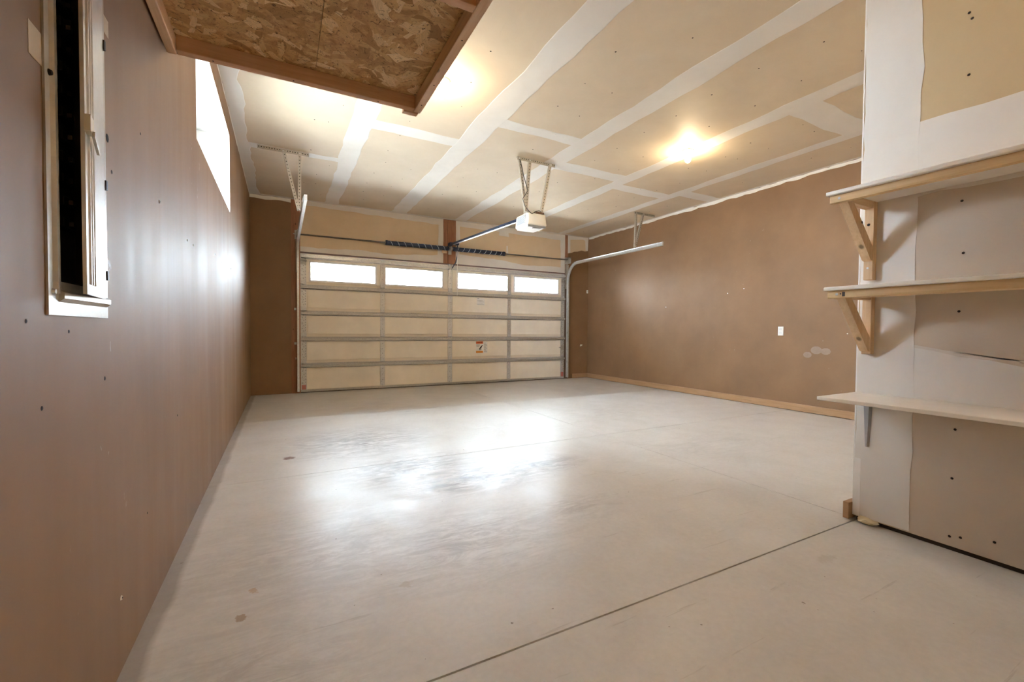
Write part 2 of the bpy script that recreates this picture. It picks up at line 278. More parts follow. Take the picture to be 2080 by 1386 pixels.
def obj(name, bm, mat, parent=None, smooth=False):
    """link a bmesh given in room coordinates as one mesh object, made local to its top-level thing"""
    off = BASE.get(parent.name, Vector((0, 0, 0))) if parent is not None else Vector((0, 0, 0))
    bmesh.ops.recalc_face_normals(bm, faces=bm.faces[:])
    if off.length: bmesh.ops.translate(bm, verts=bm.verts[:], vec=-off)
    me = bpy.data.meshes.new(name); bm.to_mesh(me); bm.free()
    if smooth:
        for p in me.polygons: p.use_smooth = True
    o = bpy.data.objects.new(name, me); COL.objects.link(o); me.materials.append(mat)
    if parent is not None: o.parent = parent; BASE[o.name] = off
    return o
def dup(o, parent, d):
    c = o.copy(); COL.objects.link(c); c.parent = parent; c.location = o.location + Vector(d); BASE[c.name] = BASE.get(o.name, Vector((0, 0, 0))); return c
def thing(name, label, cat, loc=(0, 0, 0), group=None):
    o = bpy.data.objects.new(name, None); COL.objects.link(o); o.location = loc; o.empty_display_size = 0.05
    o['label'] = label; o['category'] = cat; BASE[o.name] = Vector(loc)
    if group: o['group'] = group
    return o
def tag(o, label, cat, group=None):
    o['label'] = label; o['category'] = cat
    if group: o['group'] = group
    return o
def struct(o, label=None):
    o['kind'] = 'structure'
    if label: o['label'] = label
    return o
def bx(name, mat, parent, *a, bev=0.0):
    bm = bm_new(); box(bm, *a, bev=bev); return obj(name, bm, mat, parent)
def smooth_strip(name, mat, parent, p, q, width, plane, lift, jit=0.02, step=0.12, seed=0, w2=None):
    """a troweled band of joint compound on a plane ('x','y','z' normal) with a wandering edge; lift is along the normal"""
    rnd = random.Random(seed*13+5); p, q = Vector(p), Vector(q); d = q-p; n = max(2, int(d.length/step)); dn = d.normalized()
    nv = {'x': Vector((1, 0, 0)), 'y': Vector((0, 1, 0)), 'z': Vector((0, 0, 1))}[plane]; s = nv.cross(dn).normalized(); bm = bm_new()
    ring = []; w2 = w2 or width; a = b = 0.0
    for i in range(n+1):
        f = i/n; a = a*0.55 + rnd.uniform(-jit, jit); b = b*0.55 + rnd.uniform(-jit, jit); w = width*(1-f)+w2*f
        c = p + d*f; mid = c + nv*lift
        ring.append([bm.verts.new(c + s*(-w/2 - a)), bm.verts.new(mid + s*(-w/2 - a + 0.006)), bm.verts.new(mid + s*(w/2 + b - 0.006)), bm.verts.new(c + s*(w/2 + b))])
    for r0, r1 in zip(ring, ring[1:]):
        for k in range(3): bm.faces.new((r0[k], r0[k+1], r1[k+1], r1[k]))
    return obj(name, bm, mat, parent)
def patch(name, mat, parent, poly, plane, at, lift):
    """thin coat with a given outline on a wall; poly in the two in-plane axes"""
    bm = bm_new()
    prism(bm, poly, plane, at, at+lift); return obj(name, bm, mat, parent)
def wobble(pts, step, jit, seed):
    rnd = random.Random(seed); out = []
    for (u0, v0), (u1, v1) in zip(pts, pts[1:]+pts[:1]):
        ln = math.hypot(u1-u0, v1-v0); n = max(1, int(ln/step)); nx, ny = -(v1-v0)/max(ln, 1e-6), (u1-u0)/max(ln, 1e-6)
        for i in range(n):
            f = i/n; k = rnd.uniform(-jit, jit) if i else 0
            out.append((u0+(u1-u0)*f+nx*k, v0+(v1-v0)*f+ny*k))
    return out
# ------------------------------------------------------------------ floor
floor = struct(bx('floor', JOINT, None, XL-0.3, XR+0.2, YR-0.2, YB+0.25, -0.16, -0.012), 'pale sealed concrete garage floor with saw-cut joints')
XJ, YJ = 2.699, (1.166, 3.245, 5.325); g1, g2 = 0.0038, 0.0022
def slab(x0, x1, y0, y1): bx('concrete_slab', CONC, floor, x0, x1, y0, y1, -0.012, 0.0)
slab(XL-0.3, XR+0.2, YR-0.2, YJ[0]-g1)
for i, (y0, y1) in enumerate(((YJ[0]+g1, YJ[1]-g2), (YJ[1]+g2, YJ[2]-g2*0.6), (YJ[2]+g2*0.6, YB+0.25))):
    slab(XL-0.3, XJ-g2, y0, y1); slab(XJ+g2, XR+0.2, y0, y1)
# ------------------------------------------------------------------ ceiling
ceil = struct(bx('ceiling', BARE, None, XL-0.35, XR+0.2, YR-0.2, YB+0.25, H, H+0.12), 'unpainted plasterboard ceiling with white taped joints')
k = 0
for x, w in ((0.690, 0.20), (1.735, 0.245), (2.825, 0.225), (3.950, 0.20), (5.000, 0.165)):
    smooth_strip('joint_compound_strip', MUD, ceil, (x, YR, H), (x, YB, H), w, 'z', -0.0016, 0.014, 0.16, k); k += 1
for x0, x1, y, w in ((0.77, 1.64, 4.36, 0.20), (1.83, 2.73, 3.74, 0.17), (2.92, 3.87, 4.36, 0.23), (4.03, 4.94, 4.62, 0.20), (5.06, 5.731, 4.38, 0.20), (4.03, 4.94, 2.22, 0.27), (XL, 0.62, 5.47, 0.13), (1.83, 2.73, 0.3, 0.22)):
    smooth_strip('joint_compound_strip', MUD, ceil, (x0, y, H), (x1, y, H), w, 'z', -0.0011, 0.012, 0.10, k); k += 1
smooth_strip('joint_compound_strip', MUD, ceil, (XL+0.055, YR, H), (XL+0.055, YB, H), 0.13, 'z', -0.0022, 0.018, 0.10, 31)
smooth_strip('joint_compound_strip', MUD, ceil, (XL, YB-0.03, H), (XR, YB-0.03, H), 0.07, 'z', -0.0025, 0.010, 0.12, 32)
smooth_strip('joint_compound_strip', MUD, ceil, (XR-0.02, YP, H), (XR-0.02, YB, H), 0.05, 'z', -0.0020, 0.008, 0.12, 33)
bm = bm_new(); rnd = random.Random(3)
for x in (0.25, 0.45, 1.05, 1.35, 2.10, 2.42, 3.2, 3.6, 4.35, 4.62, 5.3):
    for y in [0.8+0.41*i for i in range(16)]:
        if rnd.random() < 0.8: dot(bm, (x+rnd.uniform(-.06, .06), y+rnd.uniform(-.05, .05), H), (0, 0, -1), rnd.uniform(0.004, 0.008), 0.0015, 6)
sh = obj('screw_heads', bm, HOLE, ceil); sh['kind'] = 'stuff'
# ------------------------------------------------------------------ left wall with its deep high window and the recess for the breaker panel
WY0, WY1, WZ0, WZ1 = 2.968, 4.73, 2.037, 2.737
PY0, PY1, PZ0, PZ1 = 1.254, 1.478, 1.085, 1.93
TW = 0.30
bm = bm_new()
ys = [YR-0.2, PY0, PY1, WY0, WY1, YB+0.25]
box(bm, XL-TW, XL, ys[0], ys[1], 0, H); box(bm, XL-TW, XL, ys[2], ys[3], 0, H); box(bm, XL-TW, XL, ys[4], ys[5], 0, H)
box(bm, XL-TW, XL, PY0, PY1, 0, PZ0); box(bm, XL-TW, XL, PY0, PY1, PZ1, H); box(bm, XL-TW, XL-0.12, PY0, PY1, PZ0, PZ1)
box(bm, XL-TW, XL, WY0, WY1, 0, WZ0); box(bm, XL-TW, XL, WY0, WY1, WZ1, H)
wl = struct(obj('wall_left', bm, BROWN), 'brown satin painted wall on the left')
win = bpy.data.objects.new('window_1', None); COL.objects.link(win); win.location = (XL-TW/2, (WY0+WY1)/2, WZ0); BASE['window_1'] = Vector(win.location); struct(win, 'deep white high window in the left wall')
e = 0.004
for nm, a in (('sill', (XL-TW, XL-0.001, WY0, WY1, WZ0, WZ0+e)), ('head_lining', (XL-TW, XL-0.001, WY0, WY1, WZ1-e, WZ1)), ('jamb_lining', (XL-TW, XL-0.001, WY0, WY0+e, WZ0+e, WZ1-e)), ('jamb_lining', (XL-TW, XL-0.001, WY1-e, WY1, WZ0+e, WZ1-e))):
    bx(nm, VINYL, win, *a)
bm = bm_new(); fx0, fx1 = XL-TW, XL-TW+0.05
for y0, y1, z0, z1 in ((WY0+e, WY1-e, WZ0+e, WZ0+0.05), (WY0+e, WY1-e, WZ1-0.05, WZ1-e), (WY0+e, WY0+0.05, WZ0+0.05, WZ1-0.05), (WY1-0.05, WY1-e, WZ0+0.05, WZ1-0.05), ((WY0+WY1)/2-0.025, (WY0+WY1)/2+0.025, WZ0+0.05, WZ1-0.05)):
    box(bm, fx0, fx1, y0, y1, z0, z1)
obj('frame', bm, VINYL, win)
for y0, y1 in ((WY0+0.05, (WY0+WY1)/2-0.025), ((WY0+WY1)/2+0.025, WY1-0.05)): bx('pane', GLASS, win, fx0+0.02, fx0+0.024, y0, y1, WZ0+0.05, WZ1-0.05)
# ragged white line of compound where the left wall meets the ceiling, bare paper spots, anchors
smooth_strip('compound_line', MUD, wl, (XL, 1.0, H-0.012), (XL, YB, H-0.012), 0.022, 'x', 0.0015, 0.008, 0.09, 41)
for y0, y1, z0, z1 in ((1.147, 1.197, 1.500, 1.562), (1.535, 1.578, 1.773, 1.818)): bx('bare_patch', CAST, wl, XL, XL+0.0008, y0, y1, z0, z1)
def anchor(y, z, r=0.007):
    bm = bm_new(); dot(bm, (XL, y, z), (1, 0, 0), r, 0.003, 8); o = obj('wall_anchor', bm, PLATE, wl); bm = bm_new(); dot(bm, (XL+0.003, y, z), (1, 0, 0), r*0.5, 0.0006, 6); obj('anchor_hole', bm, HOLE, o)
for y, z in ((2.115, 1.472), (2.667, 1.424), (2.828, 1.427), (3.664, 1.504), (4.022, 1.497), (4.706, 1.531), (1.616, 0.21)): anchor(y, z)
for y, z, r in ((1.591, 1.419, 0.006), (1.514, 0.855, 0.006), (1.173, 0.831, 0.005), (1.875, 1.635, 0.005), (1.12, 1.0, 0.004), (1.56, 1.5, 0.012), (1.3, 0.98, 0.004), (2.4, 0.6, 0.005), (1.9, 0.35, 0.004)):
    bm = bm_new(); dot(bm, (XL, y, z), (1, 0, 0), r, 0.0008, 8); obj('nail_hole', bm, HOLE, wl)
# ------------------------------------------------------------------ back wall (garage-door wall)
DX0, DX1, DZ = 0.245, 5.135, 2.150
JX0, JX1 = 0.122, 5.215
bm = bm_new(); T = 0.16
box(bm, XL-0.3, JX0, YB, YB+T, 0, H); box(bm, JX1, XR+0.2, YB, YB+T, 0, H); box(bm, JX0, JX1, YB+0.004, YB+T, DZ+0.02, H)
wb = struct(obj('wall_back', bm, BROWN), 'brown painted wall around the garage door')
# unpainted header boards (paper face) left and right of the centre post, and the small one at the right
for x0, x1, z0, z1 in ((0.247, 2.530, DZ+0.02, H), (2.762, 5.133, DZ+0.02, H)):
    bx('header_wallboard', BAREW, wb, x0, x1, YB-0.002, YB+0.004, z0, z1)
bm = bm_new(); prism(bm, [(5.202, 2.58), (5.30, 2.60), (5.36, 2.63), (5.45, 2.64), (5.55, 2.67), (5.64, 2.66), (5.715, 2.675), (5.722, 2.80), (5.728, H-0.003), (5.202, H-0.003)], 'y', YB-0.0025, YB); obj('header_wallboard', bm, BAREW, wb)
def mudback(poly, seed, lift=0.0016, jit=0.008, base=0.0022, mat=None): patch('joint_compound_coat', mat or MUD2, wb, wobble(poly, 0.10, jit, seed), 'y', YB-base, -lift)
Z1 = H-0.002
mudback([(0.248, 2.885), (2.43, 2.84), (2.529, 2.80), (2.529, Z1), (0.248, Z1)], 1); mudback([(2.425, 2.27), (2.529, 2.27), (2.529, 2.81), (2.44, 2.83)], 2, 0.0022)
mudback([(0.248, DZ+0.022), (2.529, DZ+0.022), (2.529, 2.31), (1.6, 2.245), (1.1, 2.275), (0.5, 2.24), (0.248, 2.25)], 3, 0.0019)
mudback([(2.763, 2.86), (4.98, 2.83), (5.132, 2.80), (5.132, Z1), (2.763, Z1)], 4); mudback([(2.763, 2.3), (2.83, 2.3), (2.85, 2.6), (2.84, 2.88), (2.763, 2.88)], 5, 0.0022)
mudback([(5.03, 2.27), (5.132, 2.27), (5.132, 2.82), (5.02, 2.82)], 6, 0.0025); mudback([(2.763, DZ+0.022), (5.132, DZ+0.022), (5.132, 2.29), (4.2, 2.26), (3.6, 2.32), (3.1, 2.34), (2.763, 2.36)], 7, 0.0019)
mudback([(3.78, 2.42), (3.83, 2.42), (3.81, 2.60), (3.785, 2.60)], 8, 0.0020, 0.004); mudback([(3.62, 2.78), (3.84, 2.77), (3.82, 2.87), (3.64, 2.87)], 9, 0.0024, 0.008)
mudback([(5.204, 2.585), (5.265, 2.60), (5.262, 2.87), (5.204, 2.87)], 10, 0.0016, 0.004, 0.0027); mudback([(5.204, 2.86), (5.58, 2.90), (5.722, 2.86), (5.727, Z1), (5.204, Z1)], 11, 0.0020, 0.005, 0.0027); mudback([(5.655, 2.67), (5.714, 2.68), (5.722, 2.88), (5.64, 2.88)], 12, 0.0022, 0.004, 0.0027)
smooth_strip('compound_line', MUD, wb, (XL, YB, H-0.022), (JX0, YB, H-0.028), 0.05, 'y', -0.0015, 0.009, 0.06, 44)
# wooden jambs and header post
tr = struct(bx('trim_1', REDX, None, JX0, 0.246, YB-0.004, YB+T, 0, H-0.004), 'bare reddish wooden jamb left of the garage door')
for z in (1.289, 0.765): bx('cable_clip', PLATE, tr, 0.160, 0.190, YB-0.022, YB-0.004, z-0.018, z+0.018, bev=0.003)
bx('cable_clip', PLATE, tr, 0.178, 0.186, YB-0.016, YB-0.004, 0.52, 0.55)
bx('header_bracket_clip', GALV, tr, 0.150, 0.21, YB-0.010, YB-0.004, 2.425, 2.437)
tr2 = struct(bx('trim_2', REDX, None, 5.134, 5.200, YB-0.004, YB+T, DZ+0.10, H-0.006), 'wooden jamb and post right of the garage door')
bx('jamb_post', wood('stained_jamb', (0.17, 0.11, 0.08), (0.10, 0.06, 0.045), 'z', False), tr2, 5.134, JX1, YB-0.003, YB+T, 0, DZ+0.10)
trc = bpy.data.objects.new('trim_3', None); COL.objects.link(trc); trc.location = (2.646, YB, DZ+0.02); BASE['trim_3'] = Vector(trc.location); struct(trc, 'reddish wooden centre post above the garage door')
for x0, x1, d in ((2.531, 2.606, 0.010), (2.607, 2.683, 0.014), (2.684, 2.760, 0.009)): bx('post_board', REDX, trc, x0, x1, YB-d, YB+0.003, DZ+0.022, H-0.008)
bx('post_block', PINEX, trc, 2.50, 2.585, YB-0.030, YB-0.010, 2.345, 2.395)
bx('trim_4', wood('weathered_strip', (0.20, 0.13, 0.11), (0.12, 0.075, 0.065), 'x', False), None, 0.247, 5.133, YB-0.006, YB+0.10, DZ, DZ+0.022); struct(bpy.data.objects['trim_4'], 'thin wooden head strip above the garage door')
# ------------------------------------------------------------------ right wall
wr = struct(bx('wall_right', BROWN, None, XR, XR+0.2, YP-0.1, YB+0.16, 0, H), 'brown painted wall on the right')
smooth_strip('compound_line', MUD, wr, (XR, YP, H-0.020), (XR, YB-0.02, H-0.020), 0.042, 'x', -0.0016, 0.011, 0.07, 51)
for y, z, r in ((3.045, 0.715, 0.05), (2.945, 0.775, 0.065), (2.84, 0.765, 0.055)):
    bm = bm_new(); prism(bm, wobble([(y+r*math.cos(a*math.pi/5), z+r*0.75*math.sin(a*math.pi/5)) for a in range(10)], 0.03, 0.006, int(y*100)), 'x', XR, XR-0.0009); obj('filler_patch', bm, plain('sanded_filler', (0.30, 0.21, 0.15), 0.6) if 'sanded_filler' not in MATS else MATS['sanded_filler'], wr)
for y, z in ((4.15, 1.55), (2.6, 1.35), (3.9, 1.6), (5.3, 1.4), (2.62, 0.98)):
    bm = bm_new(); dot(bm, (XR, y, z), (-1, 0, 0), 0.008, 0.002, 7); obj('wall_anchor', bm, PLATE, wr)
bbr = struct(bx('baseboard_right', BASEB, None, XR-0.018, XR, YP+0.02, YB-0.002, 0.006, 0.092, bev=0.003), 'tan wooden baseboard along the right wall')
bbb = struct(bx('baseboard_back', BASEB, None, 5.33, XR-0.019, YB-0.018, YB-0.001, 0.006, 0.092, bev=0.003), 'short wooden baseboard right of the garage door')
# ------------------------------------------------------------------ partition at the right with its taped wallboard
bm = bm_new(); box(bm, XP, XR+0.2, YR-0.2, YP, 0.022, H); wp = struct(obj('wall_partition', bm, BOARDW), 'taped wallboard partition carrying the shelves')
bx('sole_plate', plain('dark_sole_plate', (0.05, 0.035, 0.025), 0.9), wp, XP+0.012, XR+0.2, YR-0.2, YP-0.012, 0.0, 0.022)
def mudp(poly, seed, lift=0.0014, jit=0.010, mat=None): patch('joint_compound_coat', mat or MUD, wp, wobble(poly, 0.09, jit, seed), 'x', XP, -lift-0.0004)
zt = H-0.002
for z0, z1 in ((0.023, 0.700), (0.800, 1.720)): bx('daylit_tint', BOARDG, wp, XP-0.0006, XP, YR, 1.0, z0, z1)  # lower partition: cooler daylight painted as a greyer tone over the warm one
mudp([(0.945, 0.03), (YP-0.004, 0.024), (YP-0.004, zt), (0.955, zt), (0.958, 2.6), (0.938, 2.25), (0.955, 1.9), (0.95, 1.2), (0.945, 0.6)], 61, 0.0022, 0.006)
mudp([(YR, 1.64), (0.96, 1.64), (0.96, 1.995), (0.622, 1.985), (YR, 1.97)], 62, 0.0016)
mudp([(YR, 0.62), (0.97, 0.64), (0.97, 0.925), (0.6, 0.855), (YR, 0.84)], 63, 0.0016, 0.005)
mudp([(YR, 0.83), (0.95, 0.885), (0.95, 0.935), (0.6, 0.872), (YR, 0.868)], 64, 0.0010, 0.003, MUD2)
bx('corner_bead', WHITE, wp, XP-0.003, XP+0.03, YP-0.003, YP+0.003, 0.024, H-0.002)
bx('corner_bead', WHITE, wp, XP-0.0034, XP, YP-0.030, YP-0.003, 0.024, 0.33)
for y, z in ((0.792, 2.405), (0.782, 2.375), (0.787, 2.133), (0.796, 1.583), (0.786, 1.35), (0.794, 1.09), (0.794, 0.557), (0.799, 0.333), (0.801, 0.066), (0.765, 0.075), (1.10, 0.84), (0.66, 0.10)):
    bm = bm_new(); dot(bm, (XP-0.0005, y, z), (-1, 0, 0), 0.0058, 0.0016, 8); obj('wall_screw', bm, HOLE, wp)
bbs = struct(bx('baseboard_partition', BASEB, None, XP-0.040, XP+0.9, YP+0.002, YP+0.030, 0.004, 0.092, bev=0.003), 'sawn-off brown baseboard end at the partition corner')
bm = bm_new(); r = bmesh.ops.create_icosphere(bm, subdivisions=2, radius=1.0); rnd = random.Random(5)
for v in bm.verts: v.co = Vector((XP-0.012 + v.co.x*0.030*(1+rnd.uniform(-.3, .3)), 1.115 + v.co.y*0.045*(1+rnd.uniform(-.3, .3)), max(0.0, 0.016 + v.co.z*0.016*(1+rnd.uniform(-.3, .3)))))
tag(obj('foam_scrap', bm, FOAM), 'crumbly yellow foam scrap on the floor at the foot of the partition corner', 'foam scrap')
# rear wall behind the camera
struct(bx('wall_rear', BOARDW, None, XL-0.3, XP+0.1, YR-0.2, YR, 0, H), 'wallboard wall behind the viewer')
# ------------------------------------------------------------------ garage door
door = thing('garage_door', 'closed cream sectional garage door with four high windows and steel struts', 'garage door', ((DX0+DX1)/2, YB+0.02, 0.0))
joints = [0.018, 0.468, 0.876, 1.278, 1.680, DZ-0.004]
stx = [(DX0, DX0+0.085), (1.442, 1.512), (2.620, 2.702), (3.820, 3.888), (DX1-0.085, DX1)]
winx = [(0.395, 1.358), (1.535, 2.510), (2.815, 3.815), (3.978, 4.967)]
WGZ0, WGZ1 = 1.748, 2.018
yF = YB                                   # inner face of the door
strut_src = hinge_src = None
for s in range(5):
    z0, z1 = joints[s], joints[s+1]
    top = s == 4
    bm = bm_new()
    if not top: box(bm, DX0, DX1, yF+0.012, yF+0.050, z0, z1)
    else:
        xs = [DX0] + [v for a, b in winx for v in (a, b)] + [DX1]
        box(bm, DX0, DX1, yF+0.012, yF+0.050, z0, WGZ0); box(bm, DX0, DX1, yF+0.012, yF+0.050, WGZ1, z1)
        for i in range(0, len(xs), 2): box(bm, xs[i], xs[i+1], yF+0.012, yF+0.050, WGZ0, WGZ1)
    sec = obj('door_section', bm, CREAM, door)
    bx('bottom_rail', CREAMR, sec, DX0, DX1, yF+0.004, yF+0.012, z0, z0+0.030); bx('top_rail', CREAMR, sec, DX0, DX1, yF+0.004, yF+0.012, z1-0.035, z1)
    bx('bottom_rail_lip', CREAMR, sec, DX0+0.085, DX1-0.085, yF-0.002, yF+0.004, z0+0.030, z0+0.036)
    for i in range(4):
        a, b = stx[i][1]+0.006, stx[i+1][0]-0.006
        if not top: bx('backer_panel', CREAM, sec, a, b, yF+0.006, yF+0.012, z0+0.040, z1-0.045, bev=0.002)
        else:
            w0, w1 = winx[i]; bm = bm_new(); f = 0.028
            for x0_, x1_, q0, q1 in ((w0-f, w1+f, WGZ0-f, WGZ0), (w0-f, w1+f, WGZ1, WGZ1+f), (w0-f, w0, WGZ0, WGZ1), (w1, w1+f, WGZ0, WGZ1)): box(bm, x0_, x1_, yF, yF+0.012, q0, q1, bev=0.003)
            wf = obj('window_frame', bm, VINYL, sec); bx('window_pane', GLASS, sec, w0, w1, yF+0.030, yF+0.034, WGZ0, WGZ1)
    for i, (a, b) in enumerate(stx):
        st = bx('end_stile' if i in (0, 4) else 'stile', GALV, sec, a, b, yF-0.001, yF+0.004, z0+0.002, z1-0.002)
        bm = bm_new()
        for j in range(9 if i in (0, 4) else 5):
            zz = z0+0.04+(z1-z0-0.08)*j/(8 if i in (0, 4) else 4)
            if i in (0, 4):
                dot(bm, (a+0.026+0.02*(j % 2), yF-0.001, zz), (0, -1, 0), 0.005, 0.0006, 6); dot(bm, (b-0.014, yF-0.001, zz+0.012), (0, -1, 0), 0.005, 0.0006, 6)
            else: dot(bm, ((a+b)/2, yF-0.001, zz), (0, -1, 0), 0.0045, 0.0006, 6)
        obj('punched_holes', bm, HOLE, sec)
    # horizontal hat-shaped strut just under the joint
    zc = z1-0.046
    prof = [(yF+0.003, zc-0.038), (yF-0.001, zc-0.038), (yF-0.001, zc-0.022), (yF-0.048, zc-0.018), (yF-0.048, zc+0.018), (yF-0.001, zc+0.022), (yF-0.001, zc+0.038), (yF+0.003, zc+0.038)]
    bm = bm_new(); prism(bm, prof, 'x', DX0+0.012, DX1-0.012); obj('strut', bm, GALV if top else GALVD, sec)
    if s < 4:
        for i, (a, b) in enumerate(stx):
            c = (a+b)/2; zz = joints[s+1]; bm = bm_new()
            box(bm, c-0.033, c+0.033, yF-0.005, yF-0.001, zz-0.006, zz+0.062, bev=0.001); tube(bm, [(c-0.036, yF-0.010, zz), (c+0.036, yF-0.010, zz)], 0.007, 8)
            for dx in (-0.022, 0.022):
                for dz in (0.030, 0.050): dot(bm, (c+dx, yF-0.005, zz+dz), (0, -1, 0), 0.006, 0.004, 6)
            if i in (0, 4):
                box(bm, c-0.004, c+0.004, yF-0.055, yF-0.001, zz-0.014, zz+0.014)
            obj('hinge', bm, GALV, sec)
bs = bx('bottom_retainer', GALVD, door, DX0, DX1, yF-0.004, yF+0.050, 0.012, 0.046); bx('rubber_seal', RUBBER, bs, DX0, DX1, yF+0.004, yF+0.046, 0.0, 0.012)
bx('bottom_bracket', REDTAG, door, DX1-0.075, DX1-0.015, yF-0.006, yF-0.001, 0.05, 0.14); bx('bottom_bracket', REDTAG, door, DX0+0.015, DX0+0.075, yF-0.006, yF-0.001, 0.05, 0.12)
for x0, x1 in ((DX0+0.005, DX0+0.085), (DX1-0.085, DX1-0.005)):
    bm = bm_new(); box(bm, x0, x1, yF-0.006, yF-0.001, 1.975, 2.02); box(bm, x0, x1, yF-0.040, yF-0.001, 2.045, 2.06); tube(bm, [((x0+x1)/2-0.05, yF-0.035, 2.03), ((x0+x1)/2+0.05, yF-0.035, 2.03)], 0.007); obj('top_roller_bracket', bm, GALVD, door)
bm = bm_new(); box(bm, 2.628, 2.648, yF-0.055, yF-0.001, 2.060, 2.150); box(bm, 2.672, 2.692, yF-0.055, yF-0.001, 2.060, 2.150); box(bm, 2.628, 2.692, yF-0.008, yF-0.001, 1.94, 2.15); obj('opener_bracket', bm, GALV, door)
# slide lock at the right end stile
bm = bm_new(); box(bm, 5.055, 5.120, yF-0.010, yF-0.001, 0.60, 0.69); box(bm, 5.005, 5.085, yF-0.020, yF-0.010, 0.638, 0.654); tube(bm, [(5.03, yF-0.02, 0.646), (5.03, yF-0.05, 0.646)], 0.006); obj('slide_lock', bm, GALVD, door)
# printed stickers
ws = bx('warning_sticker', PAPER, door, 3.168, 3.316, yF+0.0045, yF+0.006, 0.560, 0.782)
bx('sticker_header', RED, ws, 3.172, 3.312, yF+0.0036, yF+0.0045, 0.735, 0.778); bx('sticker_footer', ORANGE, ws, 3.172, 3.312, yF+0.0036, yF+0.0045, 0.564, 0.602)
bm = bm_new()
for i in range(5): box(bm, 3.184+i*0.024, 3.199+i*0.024, yF+0.003, yF+0.0036, 0.748, 0.766)
obj('sticker_lettering', bm, plain('dark_red_ink', (0.20, 0.03, 0.01), 0.6), ws)
bm = bm_new(); box(bm, 3.178, 3.25, yF+0.0036, yF+0.0045, 0.702, 0.722); box(bm, 3.178, 3.235, yF+0.0036, yF+0.0045, 0.682, 0.694); obj('sticker_text', bm, GREYP, ws)
bm = bm_new(); tube(bm, [(3.300, yF+0.004, 0.705), (3.282, yF+0.004, 0.690), (3.268, yF+0.004, 0.668), (3.250, yF+0.004, 0.652), (3.236, yF+0.004, 0.640)], [0.006, 0.011, 0.013, 0.010, 0.008], 6); tube(bm, [(3.250, yF+0.004, 0.654), (3.240, yF+0.004, 0.632), (3.246, yF+0.004, 0.618)], 0.006, 6); tube(bm, [(3.260, yF+0.004, 0.652), (3.268, yF+0.004, 0.632), (3.258, yF+0.004, 0.618)], 0.006, 6); obj('sticker_pictogram', bm, INK, ws)
wi = bx('instruction_sticker', PAPER, door, 3.320, 3.402, yF+0.0045, yF+0.006, 0.564, 0.775); bm = bm_new()
for i in range(9): box(bm, 3.328, 3.392-0.012*(i % 3), yF+0.0036, yF+0.0045, 0.580+i*0.020, 0.590+i*0.020)
obj('sticker_text', bm, GREYP, wi)
tl = bx('small_sticker', PAPER, door, 3.184, 3.338, yF+0.0045, yF+0.006, 1.452, 1.582); bm = bm_new()
for i in range(4): box(bm, 3.19, 3.33-0.03*(i % 2), yF+0.0036, yF+0.0045, 1.462+i*0.024, 1.468+i*0.024)
box(bm, 3.19, 3.23, yF+0.003, yF+0.0045, 1.566, 1.578); obj('sticker_text', bm, GREYP, tl)
# ------------------------------------------------------------------ torsion shaft with two springs
YS = YB-0.075; ZS = 2.432
def shaft_z(x): return 2.418 + 0.0035*(x-0.24)
ts = thing('torsion_spring_shaft', 'steel shaft with two dark striped torsion springs above the garage door', 'torsion spring', (2.65, YS, ZS))
bm = bm_new(); tube(bm, [(0.23, YS, shaft_z(0.23)), (5.17, YS, shaft_z(5.17))], 0.0125, 10); obj('shaft', bm, RODST, ts, True)
for x0, x1 in ((1.525, 2.590), (2.700, 3.700)):
    bm = bm_new(); n = 26; pts = []; rads = []
    for i in range(n*2+1):
        x = x0+(x1-x0)*i/(n*2); pts.append((x, YS, shaft_z(x)-0.002)); rads.append(0.037 if i % 2 else 0.035)
    tube(bm, pts, rads, 14); sp = obj('spring', bm, DARKST, ts, True)
    bm = bm_new(); hpts = []; turns = 9; m = turns*22; sg = 1 if x0 < 2 else -1
    for i in range(m+1):
        f = i/m; x = x0+0.02+(x1-x0-0.04)*f; a = sg*2*math.pi*turns*f; hpts.append((x, YS+0.0365*math.cos(a), shaft_z(x)-0.002+0.0365*math.sin(a)))
    tube(bm, hpts, 0.0055, 6); obj('paint_stripe', bm, STRIPE, sp, True)
    for x in (x0-0.012, x1-0.02):
        bm = bm_new(); tube(bm, [(x, YS, shaft_z(x)), (x+0.032, YS, shaft_z(x))], 0.040, 14); obj('winding_cone', bm, DARKST, ts, True)
bm = bm_new(); box(bm, 2.618, 2.676, YB-0.020, YB-0.014, 2.33, 2.468); box(bm, 2.642, 2.650, YS-0.03, YB-0.014, 2.395, 2.465); tube(bm, [(2.630, YS, shaft_z(2.65)), (2.662, YS, shaft_z(2.65))], 0.034, 14); obj('centre_bearing', bm, GALVD, ts)
for x in (0.205, 5.165):
    bm = bm_new(); box(bm, x-0.035, x+0.035, YB-0.014, YB-0.006, 2.35, 2.49); tube(bm, [(x-0.014, YS, shaft_z(x)), (x+0.020, YS, shaft_z(x))], [0.045, 0.052], 16); obj('cable_drum', bm, GALVD, ts)
    bm = bm_new(); box(bm, x-0.004 if x < 1 else x+0.026, x+0.004 if x < 1 else x+0.034, YS-0.05, YB-0.006, 2.36, 2.48); obj('end_bearing_plate', bm, GALVD, ts)
